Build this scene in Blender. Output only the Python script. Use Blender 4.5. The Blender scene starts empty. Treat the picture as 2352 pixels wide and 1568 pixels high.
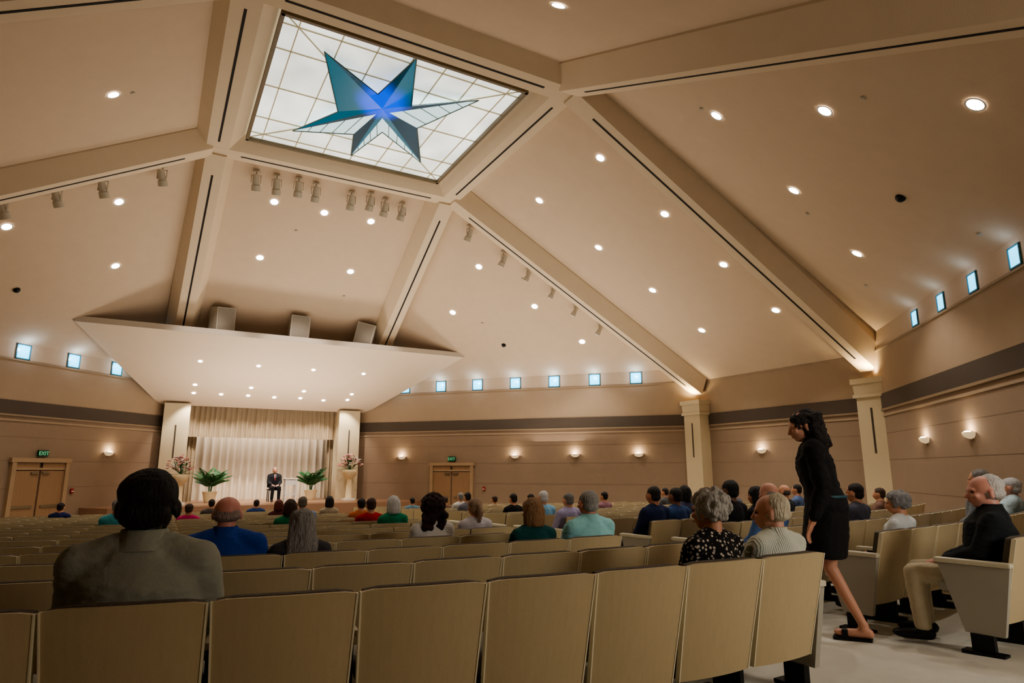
import bpy, bmesh, math, random
from mathutils import Vector, Matrix, noise
random.seed(7)
SC = bpy.context.scene; COL = SC.collection
try:
    SC.view_settings.view_transform = 'AgX'; SC.view_settings.look = 'AgX - Medium High Contrast'
except Exception: pass
PI = math.pi
# ------------------------------------------------------------------ camera
F = 1459.0; TH = .1997; YAW = .5066
CAM = Vector((-3.737, -13.07, 1.25))
FH = Vector((math.sin(YAW), math.cos(YAW), 0)); RT = Vector((math.cos(YAW), -math.sin(YAW), 0)); ZZ = Vector((0, 0, 1))
FW = math.cos(TH)*FH + math.sin(TH)*ZZ; UP = -math.sin(TH)*FH + math.cos(TH)*ZZ
cd = bpy.data.cameras.new('camera'); cd.sensor_width = 36; cd.lens = F/2352*36; cd.clip_start = .05; cd.clip_end = 200
co = bpy.data.objects.new('camera', cd); COL.objects.link(co); SC.camera = co
co.matrix_world = Matrix.Translation(CAM) @ Matrix((RT, UP, -FW)).transposed().to_4x4()
def proj(P):
    d = Vector(P)-CAM; w = d.dot(FW)
    if w < .05: return (-9999, -9999, w)
    return (1176+F*d.dot(RT)/w, 784-F*d.dot(UP)/w, w)
def ray(px, py): return (F*FW + (px-1176)*RT - (py-784)*UP).normalized()
def hit(px, py, p, n):
    d = ray(px, py); t = (Vector(p)-CAM).dot(n)/d.dot(n); return CAM+d*t
# ------------------------------------------------------------------ materials
MC = {}
def mat(name, c, rough=.6, metal=0, bump=0, bscale=40, var=.0, vscale=3, emit=None, es=1, stretch=None):
    if name in MC: return MC[name]
    m = bpy.data.materials.new(name); m.use_nodes = True; nt = m.node_tree; b = nt.nodes['Principled BSDF']
    b.inputs['Base Color'].default_value = (*c, 1); b.inputs['Roughness'].default_value = rough; b.inputs['Metallic'].default_value = metal
    tc = nt.nodes.new('ShaderNodeTexCoord'); mp = nt.nodes.new('ShaderNodeMapping'); nt.links.new(tc.outputs['Object'], mp.inputs[0])
    if stretch: mp.inputs['Scale'].default_value = stretch
    if var:
        n = nt.nodes.new('ShaderNodeTexNoise'); n.inputs['Scale'].default_value = vscale; n.inputs['Detail'].default_value = 4; nt.links.new(mp.outputs[0], n.inputs['Vector'])
        mx = nt.nodes.new('ShaderNodeMixRGB'); nt.links.new(n.outputs['Fac'], mx.inputs[0])
        mx.inputs[1].default_value = (*[max(0, k*(1-var)) for k in c], 1); mx.inputs[2].default_value = (*[min(1, k*(1+var)) for k in c], 1)
        nt.links.new(mx.outputs[0], b.inputs['Base Color'])
    if bump:
        n = nt.nodes.new('ShaderNodeTexNoise'); n.inputs['Scale'].default_value = bscale; n.inputs['Detail'].default_value = 5; nt.links.new(mp.outputs[0], n.inputs['Vector'])
        bp = nt.nodes.new('ShaderNodeBump'); bp.inputs['Strength'].default_value = bump; bp.inputs['Distance'].default_value = .02
        nt.links.new(n.outputs['Fac'], bp.inputs['Height']); nt.links.new(bp.outputs[0], b.inputs['Normal'])
    if emit:
        b.inputs['Emission Color'].default_value = (*emit, 1); b.inputs['Emission Strength'].default_value = es
    MC[name] = m; return m
def S(r, g, b): # srgb 0-255 -> linear
    return tuple(((v/255)/12.92 if v/255 < .04045 else ((v/255+.055)/1.055)**2.4) for v in (r, g, b))
M_ceil = mat('ceiling_plaster', S(202, 181, 156), .85, bump=.25, bscale=60, var=.05)
M_beam = mat('beam_plaster', S(212, 193, 166), .8, bump=.15, bscale=50, var=.04)
M_wall = mat('wall_fabric', S(150, 129, 108), .9, bump=.25, bscale=70, var=.06)
M_wall2 = mat('wall_upper', S(168, 147, 122), .9, bump=.25, bscale=70, var=.05)
M_band = mat('band_brown', S(84, 73, 62), .8, bump=.2, var=.08)
M_dark = mat('groove_dark', S(28, 22, 18), .8)
M_slot = mat('column_slot', S(70, 60, 50), .8)
M_rail = mat('rail_tan', S(146, 126, 100), .6)
M_colm = mat('column_plaster', S(200, 184, 152), .8, bump=.15, var=.04)
M_carpet = mat('carpet_cream', S(218, 215, 202), .95, bump=.5, bscale=300, var=.08, vscale=8)
M_wood = mat('door_wood', S(154, 122, 92), .45, var=.15, vscale=4, stretch=(6, 6, .6))
M_stagew = mat('stage_wood', S(146, 112, 88), .4, var=.15, vscale=5, stretch=(.6, 6, 6))
M_curt = mat('curtain_cloth', S(208, 194, 172), .85, bump=.2, bscale=60, var=.05)
M_curt2 = mat('valance_cloth', S(166, 148, 122), .85, bump=.2, bscale=60, var=.05)
M_white = mat('white_paint', S(232, 230, 224), .5, var=.03)
M_shell = mat('chair_veneer', S(202, 184, 146), .45, bump=.06, bscale=30, var=.07, vscale=6, stretch=(8, 8, 1))
M_edge = mat('beech_edge', S(242, 232, 202), .4, var=.04)
M_pad = mat('chair_upholstery', S(112, 104, 94), .95, bump=.5, bscale=180, var=.3, vscale=60)
M_cush = mat('cushion_fabric', S(192, 190, 178), .9, bump=.4, bscale=150, var=.15, vscale=40)
M_endp = mat('end_panel_laminate', S(180, 176, 162), .45, bump=.05, var=.05)
M_arm = mat('armrest_beech', S(224, 216, 192), .4, var=.06)
M_metal = mat('metal_black', S(24, 24, 26), .45, .3, var=.05)
M_fix = mat('fixture_grey', S(186, 178, 162), .55, .1, var=.05)
M_lamp = mat('lamp_glow', (1, .95, .88), .5, emit=(1, .94, .86), es=14)
M_spk = mat('speaker_white', S(170, 162, 148), .7, bump=.1, var=.04)
M_green = mat('exit_green', S(8, 40, 28), .4, emit=S(10, 80, 50), es=.1)
M_exit = mat('exit_letters', S(120, 230, 170), .4, emit=S(90, 220, 150), es=.35)
M_red = mat('alarm_red', S(150, 34, 34), .4)
M_pane = mat('window_pane', S(90, 200, 230), .2, emit=(.10, .62, .92), es=2.6)
M_frame = mat('window_frame', S(60, 130, 150), .4)
# ------------------------------------------------------------------ mesh helper
class MB:
    def __init__(s): s.bm = bmesh.new()
    def poly(s, pts):
        try: return s.bm.faces.new([s.bm.verts.new(p) for p in pts])
        except ValueError: return None
    def box(s, c, size, R=None, bev=0):
        r = bmesh.ops.create_cube(s.bm, size=1); vs = r['verts']
        M = Matrix.Translation(c) @ (R.to_4x4() if R else Matrix.Identity(4)) @ Matrix.Diagonal((*size, 1))
        bmesh.ops.transform(s.bm, matrix=M, verts=vs)
        if bev:
            es = list({e for v in vs for e in v.link_edges}); bmesh.ops.bevel(s.bm, geom=es, offset=bev, segments=2, affect='EDGES', profile=.6)
        return s
    def prism(s, pts, v):
        v = Vector(v); a = [s.bm.verts.new(p) for p in pts]; b = [s.bm.verts.new(Vector(p)+v) for p in pts]; n = len(pts)
        s.bm.faces.new(a); s.bm.faces.new(b[::-1])
        for i in range(n): s.bm.faces.new((a[i], b[i], b[(i+1) % n], a[(i+1) % n]))
        return s
    def loft(s, secs, n=14, cap=True):
        rings = []
        for c, a, b in secs:
            c = Vector(c); a = Vector(a); b = Vector(b)
            rings.append([s.bm.verts.new(c+a*math.cos(2*PI*i/n)+b*math.sin(2*PI*i/n)) for i in range(n)])
        for r0, r1 in zip(rings, rings[1:]):
            for i in range(n): s.bm.faces.new((r0[i], r0[(i+1) % n], r1[(i+1) % n], r1[i]))
        if cap: s.bm.faces.new(rings[0][::-1]); s.bm.faces.new(rings[-1])
        return s
    def tube(s, p0, p1, r0, r1=None, n=12):
        r1 = r0 if r1 is None else r1; p0 = Vector(p0); p1 = Vector(p1); d = (p1-p0).normalized()
        a = d.orthogonal().normalized(); b = d.cross(a)
        return s.loft([(p0, a*r0, b*r0), (p1, a*r1, b*r1)], n)
    def ell(s, c, r, R=None, seg=14):
        q = bmesh.ops.create_uvsphere(s.bm, u_segments=seg, v_segments=max(6, seg*2//3), radius=1)
        if not hasattr(r, '__len__'): r = (r, r, r)
        M = Matrix.Translation(c) @ (R.to_4x4() if R else Matrix.Identity(4)) @ Matrix.Diagonal((*r, 1))
        bmesh.ops.transform(s.bm, matrix=M, verts=q['verts']); return s
    def cap(s, p0, p1, r0, r1, n=12):
        s.ell(p0, r0, seg=n); s.ell(p1, r1, seg=n); p0 = Vector(p0); p1 = Vector(p1)
        if (p1-p0).length > 1e-4: s.tube(p0, p1, r0, r1, n)
        return s
    def slab(s, fn, nx, nz, th):
        th = Vector(th); A = {}; B = {}
        for i in range(nx+1):
            for k in range(nz+1):
                p = Vector(fn(i/nx, k/nz)); A[i, k] = s.bm.verts.new(p); B[i, k] = s.bm.verts.new(p+th)
        for i in range(nx):
            for k in range(nz):
                s.bm.faces.new((A[i, k], A[i+1, k], A[i+1, k+1], A[i, k+1])); s.bm.faces.new((B[i, k], B[i, k+1], B[i+1, k+1], B[i+1, k]))
        for i in range(nx):
            s.bm.faces.new((A[i, 0], B[i, 0], B[i+1, 0], A[i+1, 0])); s.bm.faces.new((A[i, nz], A[i+1, nz], B[i+1, nz], B[i, nz]))
        for k in range(nz):
            s.bm.faces.new((A[0, k], A[0, k+1], B[0, k+1], B[0, k])); s.bm.faces.new((A[nx, k], B[nx, k], B[nx, k+1], A[nx, k+1]))
        return s
    def mesh(s, name, smooth=False):
        bmesh.ops.recalc_face_normals(s.bm, faces=s.bm.faces[:])
        me = bpy.data.meshes.new(name); s.bm.to_mesh(me); s.bm.free()
        if smooth:
            for p in me.polygons: p.use_smooth = True
        return me
    def build(s, name, m, parent=None, smooth=False, kind=None):
        return link(name, s.mesh(name, smooth), m, parent, kind)
def link(name, me, m, parent=None, kind=None, objmat=False):
    o = bpy.data.objects.new(name, me); COL.objects.link(o)
    if objmat:
        if not me.materials: me.materials.append(None)
        o.material_slots[0].link = 'OBJECT'; o.material_slots[0].material = m
    else:
        if not me.materials: me.materials.append(m)
    if parent: o.parent = parent
    if kind: o['kind'] = kind
    return o
def thing(name, label, cat, loc=(0, 0, 0), rz=0, group=None, kind=None):
    o = bpy.data.objects.new(name, None); COL.objects.link(o); o.empty_display_size = .1; o.location = loc; o.rotation_euler = (0, 0, rz)
    if label: o['label'] = label
    if cat: o['category'] = cat
    if group: o['group'] = group
    if kind: o['kind'] = kind
    return o
def tag(o, label, cat, group=None):
    o['label'] = label; o['category'] = cat
    if group: o['group'] = group
    return o
def dup(root, loc, rz, label, group=None, skip=()):
    r = root.copy(); COL.objects.link(r); r.location = loc; r.rotation_euler = (0, 0, rz); r['label'] = label
    if group: r['group'] = group
    for ch in list(root.children):
        if ch.name.split('.')[0] in skip: continue
        c = ch.copy(); COL.objects.link(c); c.parent = r
        for g in ch.children:
            d = g.copy(); COL.objects.link(d); d.parent = c
    return r
ORD = 'first second third fourth fifth sixth seventh eighth ninth tenth eleventh twelfth thirteenth fourteenth fifteenth sixteenth seventeenth eighteenth nineteenth twentieth twenty-first twenty-second twenty-third twenty-fourth twenty-fifth twenty-sixth twenty-seventh twenty-eighth twenty-ninth thirtieth thirty-first thirty-second thirty-third thirty-fourth thirty-fifth thirty-sixth'.split()
# ------------------------------------------------------------------ room dimensions
ax, ay, Rx, Ry, s_, q_ = 3.456, 3.091, 12.73, 13.15, 3.10, 2.46
ZC, ZN, ZQ, ZW, ZNC = 3.76, 8.96, 9.23, 4.29, 9.50
ZW2 = 4.76
ZB1, ZB0 = 3.15, 2.74
C1 = Vector((-ax, Ry, 0)); C2 = Vector((ax, Ry, 0)); C3 = Vector((Rx, ay, 0)); C4 = Vector((Rx, -ay, 0)); C5 = Vector((2.77, -13.9, 0)); C6 = Vector((-2.77, -13.9, 0)); C7 = Vector((-Rx, -ay, 0)); C8 = Vector((-Rx, ay, 0))
N1 = Vector((-s_, s_, 0)); N2 = Vector((s_, s_, 0)); N3 = Vector((s_, -s_, 0)); N4 = Vector((-s_, -s_, 0))
def at(v, z): return Vector((v.x, v.y, z))
def fz(y): return -max(0, min(.76, .038*(y+11)))
# floor
mb = MB(); ys = [-17, -11, 9, 18]
for a, b in zip(ys, ys[1:]): mb.poly([(-14, a, fz(a)), (14, a, fz(a)), (14, b, fz(b)), (-14, b, fz(b))])
bmesh.ops.remove_doubles(mb.bm, verts=mb.bm.verts[:], dist=.001)
mb.build('floor', M_carpet, kind='structure')
# ceiling
PANELS = []
def panel(pts):
    PANELS.append([Vector(p) for p in pts])
panel([at(N1, ZNC), at(N2, ZNC), at(C2, ZW), at(C1, ZW)])
panel([at(N2, ZNC), at(C3, ZW2), at(C2, ZW2)])
panel([at(N2, ZNC), at(N3, ZNC), at(C4, ZW), at(C3, ZW)])
panel([at(N3, ZNC), at(C5, ZW2), at(C4, ZW2)])
panel([at(N3, ZNC), at(N4, ZNC), at(C6, ZW), at(C5, ZW)])
panel([at(N4, ZNC), at(C7, ZW2), at(C6, ZW2)])
panel([at(N4, ZNC), at(N1, ZNC), at(C8, ZW), at(C7, ZW)])
panel([at(N1, ZNC), at(C1, ZW2), at(C8, ZW2)])
mb = MB()
for P in PANELS: mb.poly(P)
B1 = Vector((C5.x, -16, 0)); B2 = Vector((-Rx, -16, 0)); B3 = Vector((C6.x, -16, 0))
mb.poly([at(C6, ZW), at(C5, ZW), at(B1, ZW), at(B3, ZW)]); mb.poly([at(C7, ZW2), at(C6, ZW2), at(B3, ZW2), at(B2, ZW2)])
mb.poly([(-s_, -s_, 9.62), (s_, -s_, 9.62), (s_, s_, 9.62), (-s_, s_, 9.62)])
mb.build('ceiling', M_ceil, kind='structure')
def pnorm(P):
    n = (P[1]-P[0]).cross(P[2]-P[0]).normalized()
    return n if n.z < 0 else -n
def hit_ceiling(px, py, prefer=None):
    best = None
    for i, P in enumerate(PANELS):
        n = pnorm(P); h = hit(px, py, P[0], n)
        if (h-CAM).dot(ray(px, py)) < 0: continue
        sg = []
        for a, b in zip(P, P[1:]+P[:1]): sg.append((b.x-a.x)*(h.y-a.y)-(b.y-a.y)*(h.x-a.x))
        inside = all(v > -.6 for v in sg) or all(v < .6 for v in sg)
        if inside and (best is None or (h-CAM).length < best[3]): best = (h, n, i, (h-CAM).length)
    return best
# walls
def wall(name, A, B, z0=-1.4, z1=ZW+.02, strip=False):
    A = Vector(A); B = Vector(B); u = (B-A).normalized(); n = Vector((-u.y, u.x, 0))
    if n.dot(-(A+B)/2) < 0: n = -n
    o = -n*.25
    MB().prism([at(A, z0), at(B, z0), at(B, ZB0), at(A, ZB0)], o).build(name, M_wall, kind='structure')
    MB().prism([at(A, ZB0), at(B, ZB0), at(B, z1), at(A, z1)], o).build(name+'_upper', M_wall2, kind='structure')
    if strip: MB().prism([at(A, z1), at(B, z1), at(B, ZW2+.03), at(A, ZW2+.03)], o).build(name+'_head', M_ceil, kind='structure')
    return A, B, u, n
TR = [0]
def trim(mb, m, smooth=False):
    TR[0] += 1; return mb.build('trim_%d' % TR[0], m, kind='structure', smooth=smooth)
WALLS = {}
for nm, A, B in (('wall_front_left', C8, C1), ('wall_front_right', C2, C3), ('wall_right', C3, C4), ('wall_back_right', C4, C5), ('wall_back_side', C5, B1), ('wall_back', B1, B2), ('wall_left', B2, C8)):
    WALLS[nm] = wall(nm, A, B, strip=nm != 'wall_right')
    A, B, u, n = WALLS[nm]
    if nm in ('wall_front_left', 'wall_front_right', 'wall_right', 'wall_back_right'):
        trim(MB().prism([at(A, ZB0), at(B, ZB0), at(B, ZB1), at(A, ZB1)], n*.03), M_band)
        trim(MB().prism([at(A, ZB0-.16), at(B, ZB0-.16), at(B, ZB0-.11), at(A, ZB0-.11)], n*.03), M_wall2)
        trim(MB().prism([at(A, ZB0-.02), at(B, ZB0-.02), at(B, ZB0+.03), at(A, ZB0+.03)], n*.05), M_rail)
        for z in (2.15, 1.5, .75): trim(MB().prism([at(A, z), at(B, z), at(B, z+.01), at(A, z+.01)], n*.003), mat('joint_line', S(128, 110, 92), .9))
        trim(MB().prism([at(A, ZW-.04), at(B, ZW-.04), at(B, ZW), at(A, ZW)], n*.03), M_wall2)
# stage surround walls
mb = MB(); mb.box((0, Ry+.12, 4.0), (2*ax, .24, .8)); mb.build('wall_stage', M_wall2, kind='structure')
mb = MB(); mb.box((0, 16.1, 2), (9, .2, 7)); mb.box((-4.2, 14.8, 2), (.2, 3, 7)); mb.box((4.2, 14.8, 2), (.2, 3, 7)); mb.box((0, 14.7, 4.4), (9, 3, .2)); mb.build('wall_stage_recess', M_wall, kind='structure')
mb = MB(); mb.box((-3.7, Ry+.1, 1.4), (1.4, .25, 5.8)); mb.box((3.7, Ry+.1, 1.4), (1.4, .25, 5.8)); mb.build('wall_stage_side', M_wall2, kind='structure')
# beams: narrow underside with a dark slot, sides splaying up to the ceiling
def beam(a, b, wb=.5, wt=1.1, h=.6, g0=.75, g1=.5, top=.6):
    a = Vector(a); b = Vector(b); d = (b-a); sd = Vector((-d.y, d.x, 0)).normalized()
    mb = MB(); mb.prism([a-sd*wb/2, a+sd*wb/2, a+sd*wt/2+ZZ*h, a+sd*wt/2+ZZ*(h+top), a-sd*wt/2+ZZ*(h+top), a-sd*wt/2+ZZ*h], d); trim(mb, M_beam)
    g = sd*.024; dn = -ZZ*.008; e = d.normalized()
    a2 = a+e*g0; b2 = b-e*g1
    mb = MB(); mb.prism([a2-g+dn, a2+g+dn, a2+g, a2-g], b2-a2); trim(mb, M_dark)
for N, C in ((N1, C1), (N1, C8), (N2, C2), (N2, C3), (N3, C4), (N3, C5), (N4, C6), (N4, C7)):
    d = (C-N); d.normalize(); sl = (ZC-ZN)/(C-N).length; Cc = C-d*.12; Nn = N+d*.1
    beam(at(Nn, ZN+sl*.1+.006), at(Cc, ZC-sl*.12), g0=.65, g1=.6, wb=.46, wt=.94, h=.5)
for i, (a, b) in enumerate(((N1, N2), (N2, N3), (N3, N4), (N4, N1))):
    d = (b-a).normalized(); z = ZN+(.004 if i % 2 else 0)
    beam(at(a-d*.25, z), at(b+d*.25, z), wb=.5, wt=1.16, h=.36, top=.3, g0=.8, g1=.8)
# columns
CB = ((C1, (0, -1)), (C2, (0, -1)), (C3, (-1, 0)), (C4, (-1, 0)), (C5, (0, 1)), (C8, (1, 0)), (C7, (1, 0)))
for C, d in CB:
    d = Vector((*d, 0)); c = C+d*.06; ex = abs(d.x); stg = abs(d.y) > .5 and C.y > 0
    if stg: c = C+d*.2; c.x = 3.02 if C.x > 0 else -3.16
    if C is C4: c.y -= .15
    mb = MB(); sz = (.75, .74) if ex else (.84 if stg else .7, .75)
    segs = ((-1.4, 3.6, 0, 0),) if stg else ((-1.4, 3.1, 0, 0), (3.1, 3.19, .12, .12), (3.19, 3.46, .05, .09), (3.46, 3.6, .17, .17))
    for z0, z1, g0, g1 in segs:
        V = []
        for z, g in ((z0, g0), (z1, g1)): V.append([(c.x-(sz[0]+g)/2, c.y-(sz[1]+g)/2, z), (c.x+(sz[0]+g)/2, c.y-(sz[1]+g)/2, z), (c.x+(sz[0]+g)/2, c.y+(sz[1]+g)/2, z), (c.x-(sz[0]+g)/2, c.y+(sz[1]+g)/2, z)])
        vs = [[mb.bm.verts.new(p) for p in r] for r in V]; mb.bm.faces.new(vs[0]); mb.bm.faces.new(vs[1])
        for i in range(4): mb.bm.faces.new((vs[0][i], vs[0][(i+1) % 4], vs[1][(i+1) % 4], vs[1][i]))
    trim(mb, M_colm)
    f = c+d*((.75)/2+.004)
    mb = MB(); mb.box((f.x, f.y, 2.25), ((.02, .04, 1.15) if ex else (.04, .02, 1.15))); trim(mb, M_slot)
    if abs(d.x) > .5 or C.y < 0:
        l = bpy.data.lights.new('column_uplight', 'SPOT'); l.energy = 80; l.color = (1, .78, .46); l.shadow_soft_size = .06; l.spot_size = 2.6; l.spot_blend = 1
        lo = bpy.data.objects.new('column_uplight', l); lo.location = (c.x+d.x*.36, c.y+d.y*.36, 3.63); lo.rotation_euler = (PI, 0, 0); COL.objects.link(lo)
# ------------------------------------------------------------------ skylight
sk = thing('skylight', 'square glowing skylight with a blue-green star in its centre', 'skylight', (0, 0, ZQ))
M_sky = mat('skylight_glass', (.85, .88, .82), .4, emit=(.88, .93, .88), es=1.0)
nt = M_sky.node_tree; b = nt.nodes['Principled BSDF']
n = nt.nodes.new('ShaderNodeTexNoise'); n.inputs['Scale'].default_value = .7; tcn = nt.nodes.new('ShaderNodeTexCoord'); nt.links.new(tcn.outputs['Object'], n.inputs[0])
r = nt.nodes.new('ShaderNodeMapRange'); r.inputs[1].default_value = .3; r.inputs[2].default_value = .7; r.inputs[3].default_value = .55; r.inputs[4].default_value = 1.2
nt.links.new(n.outputs['Fac'], r.inputs[0]); nt.links.new(r.outputs[0], b.inputs['Emission Strength'])
MB().box((0, 0, .02), (2*q_+.1, 2*q_+.1, .04)).build('glass_panel', M_sky, sk)
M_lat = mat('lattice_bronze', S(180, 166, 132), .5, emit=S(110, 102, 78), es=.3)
mb = MB(); t = .018
for f in (.06, .22, .5, .78, .94):
    v = (f-.5)*2*q_
    mb.box((v, 0, -.012), (t, 2*q_, .02)); mb.box((0, v, -.012), (2*q_, t, .02))
for f in (.36, .64):
    v = (f-.5)*2*q_
    mb.box((v, 0, -.012), (t, 2*q_, .02))
mb.box((0, 0, -.014), (2*q_*1.414, t, .02), Matrix.Rotation(PI/4, 3, 'Z')); mb.box((0, 0, -.014), (2*q_*1.414, t, .02), Matrix.Rotation(-PI/4, 3, 'Z'))
mb.build('lattice', M_lat, sk)
mb = MB()
for k in (-1, 1):
    mb.box((k*(q_+.03), 0, -.04), (.07, 2*q_+.12, .1)); mb.box((0, k*(q_+.03), -.04), (2*q_+.12, .07, .1))
mb.build('frame', mat('skylight_frame', S(110, 94, 66), .5), sk)
def sp(px, py, dz): return hit(px, py, (0, 0, ZQ+dz), ZZ)-Vector((0, 0, ZQ))
tips = [(745, 118), (957, 133), (1100, 230), (966, 372), (806, 357), (672, 300)]
inn = [(868, 216), (945, 242), (958, 294), (878, 303), (812, 308), (776, 256)]
T = [sp(*t_, -.06) for t_ in tips]; I = [sp(*t_, -.22) for t_ in inn]; ctr = sp(878, 250, -.5)
def glow(m, r0=.30, r1=.72):
    nt = m.node_tree; b = nt.nodes['Principled BSDF']; tc = nt.nodes.new('ShaderNodeTexCoord'); vm = nt.nodes.new('ShaderNodeVectorMath'); vm.operation = 'DISTANCE'; vm.inputs[1].default_value = ctr
    nt.links.new(tc.outputs['Object'], vm.inputs[0]); mr = nt.nodes.new('ShaderNodeMapRange'); mr.interpolation_type = 'SMOOTHSTEP'
    mr.inputs[1].default_value = r0; mr.inputs[2].default_value = r1; nt.links.new(vm.outputs['Value'], mr.inputs[0])
    mx = nt.nodes.new('ShaderNodeMixRGB'); nt.links.new(mr.outputs[0], mx.inputs[0]); mx.inputs[1].default_value = (.0, .09, 1.0, 1); mx.inputs[2].default_value = b.inputs['Emission Color'].default_value
    nt.links.new(mx.outputs[0], b.inputs['Emission Color'])
    m2 = nt.nodes.new('ShaderNodeMapRange'); m2.inputs[3].default_value = 1.0; m2.inputs[4].default_value = b.inputs['Emission Strength'].default_value; nt.links.new(mr.outputs[0], m2.inputs[0]); nt.links.new(m2.outputs[0], b.inputs['Emission Strength'])
    return m
M_t1 = glow(mat('star_teal_dark', S(4, 46, 62), .25, emit=S(0, 62, 82), es=.55)); M_t2 = glow(mat('star_teal', S(8, 80, 100), .25, emit=S(4, 104, 128), es=.65))
M_t3 = mat('star_pale', S(190, 222, 228), .3, emit=S(205, 235, 238), es=.85)
spec = [(M_t2, 0, M_t1, 0), (M_t1, 0, M_t2, 0), (M_t1, 0, M_t1, .8), (M_t1, 0, M_t2, .62), (M_t2, .62, M_t1, 0), (M_t1, .8, M_t2, 0)]
fac = {}
def addf(m, pts): fac.setdefault(m.name, (m, MB()))[1].poly(pts)
for k in range(6):
    tt = T[k]
    for p, m, w in ((I[(k-1) % 6], spec[k][0], spec[k][1]), (I[k], spec[k][2], spec[k][3])):
        if w: c2 = p.lerp(ctr, w); addf(M_t3, [c2, p, tt]); addf(m, [ctr, c2, tt])
        else: addf(m, [ctr, p, tt])
for nm, (m, mbx) in fac.items(): mbx.build('star_facets', m, sk)
mb = MB()
for k in range(6):
    for e0, e1 in ((T[k], I[k]), (T[k], I[k-1])): mb.tube(e0-ZZ*.006, e1-ZZ*.006, .013, n=6)
for k, pk, w in ((2, I[2], .8), (3, I[3], .62), (4, I[3], .62), (5, I[4], .8)):
    c2 = pk.lerp(ctr, w)
    for f in (.15, .35, .55, .75): mb.tube(pk.lerp(T[k], f)-ZZ*.003, c2.lerp(T[k], f)-ZZ*.003, .008, n=5)
mb.build('star_leading', mat('leading', S(80, 96, 84), .5), sk)
# ------------------------------------------------------------------ lights helpers
def spot(loc, d, e, color, ang, soft=.08, blend=.6, name='downlight_or_fill_lamp'):
    l = bpy.data.lights.new(name, 'SPOT'); l.energy = e; l.color = color; l.spot_size = ang; l.spot_blend = blend; l.shadow_soft_size = soft
    o = bpy.data.objects.new(name, l); COL.objects.link(o); o.location = loc; o.rotation_euler = Vector(d).to_track_quat('-Z', 'Y').to_euler(); return o
def area(loc, d, sx, sy, e, color, spread=None):
    l = bpy.data.lights.new('area', 'AREA'); l.shape = 'RECTANGLE'; l.size = sx; l.size_y = sy; l.energy = e; l.color = color
    if spread: l.spread = spread
    o = bpy.data.objects.new('area', l); COL.objects.link(o); o.location = loc; o.rotation_euler = Vector(d).to_track_quat('-Z', 'Y').to_euler(); return o
# clerestory windows in the wall head
wi = 0
for px, py in ((52, 815), (168, 836), (267, 853), (931, 899), (1013, 895), (1097, 891), (1184, 887), (1273, 884), (1366, 880), (1461, 878), (2105, 750), (2165, 712), (2238, 665), (2335, 604)):
    nm = 'wall_front_left' if px < 500 else ('wall_front_right' if px < 1600 else 'wall_back_right')
    A, B, u, n = WALLS[nm]; wi += 1
    h = hit(px, py, A, n); h.z = ZW+.01
    X = Vector((n.y, -n.x, 0)); rz = math.atan2(X.y, X.x)
    w = thing('window_%d' % wi, None, None, h, rz, kind='structure'); k = .82 if px > 2000 else 1; w.scale = (k, 1, k)
    fr = MB()
    for a_, b_, sx, sy in ((-.195, .22, .03, .42), (.195, .22, .03, .42), (0, .025, .42, .03), (0, .415, .42, .03)): fr.box((a_, .012, b_), (sx, .03, sy))
    fr.build('window_frame', M_frame, w)
    MB().box((0, .008, .22), (.37, .012, .38)).build('window_pane', M_pane, w)
    l = bpy.data.lights.new('window_light', 'POINT'); l.energy = 6 if px < 1600 else 1.3; l.color = (.62, .78, 1); l.shadow_soft_size = .03
    lo = bpy.data.objects.new('window_light', l); lo.location = h+n*.22+ZZ*.30; COL.objects.link(lo)
# ------------------------------------------------------------------ downlights
def disc(mb, c, n, r0, r1, off, seg=20):
    a = n.orthogonal().normalized(); b = n.cross(a); c = Vector(c)+n*off
    if r0 == 0: mb.poly([c+a*r1*math.cos(2*PI*i/seg)+b*r1*math.sin(2*PI*i/seg) for i in range(seg)])
    else:
        for i in range(seg):
            t0, t1 = 2*PI*i/seg, 2*PI*(i+1)/seg
            mb.poly([c+(a*math.cos(t)+b*math.sin(t))*rr for t, rr in ((t0, r0), (t0, r1), (t1, r1), (t1, r0))])
DL = [(239, 12), (260, 217), (273, 463), (15, 520), (265, 610), (630, 463), (745, 488), (852, 508), (597, 591), (805, 623), (1100, 612), (1040, 717), (1228, 703), (1337, 784), (1379, 362), (1239, 460), (1527, 491), (1375, 568), (1662, 607), (1499, 666), (1612, 758), (1782, 712), (1646, 265), (1895, 254), (2241, 239), (1824, 437), (1969, 582), (1283, 12)]
regn = {0: 'in the ceiling panel above the stage', 1: 'in the triangular ceiling panel right of the stage', 2: 'in the wide ceiling panel right of the skylight', 3: 'in the ceiling panel above the right wall', 4: 'in the ceiling panel at the top edge', 6: 'in the dark upper left ceiling panel', 7: 'in the triangular ceiling panel left of the stage', 5: 'in the rear ceiling panel'}
byp = {}
for px, py in DL:
    hh = hit_ceiling(px, py)
    if hh: byp.setdefault(hh[2], []).append((px, py, hh))
def make_dl(h, n, r, label, group):
    t = thing('downlight', label, 'ceiling light', h, group=group)
    m1 = MB(); disc(m1, (0, 0, 0), n, r*.78, r, .012); m1.build('trim_ring', M_white, t)
    m2 = MB(); disc(m2, (0, 0, 0), n, 0, r*.8, .008); m2.build('lamp_lens', M_lamp, t)
for pi_, L in byp.items():
    L.sort()
    for i, (px, py, (h, n, _, _)) in enumerate(L):
        make_dl(h, n, .13, 'round recessed downlight, %s from the left %s' % (ORD[i], regn[pi_]), 'recessed ceiling downlights')
        spot(h-ZZ*.12, (0, 0, -1), 170, (1, .93, .85), 1.8)
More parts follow.
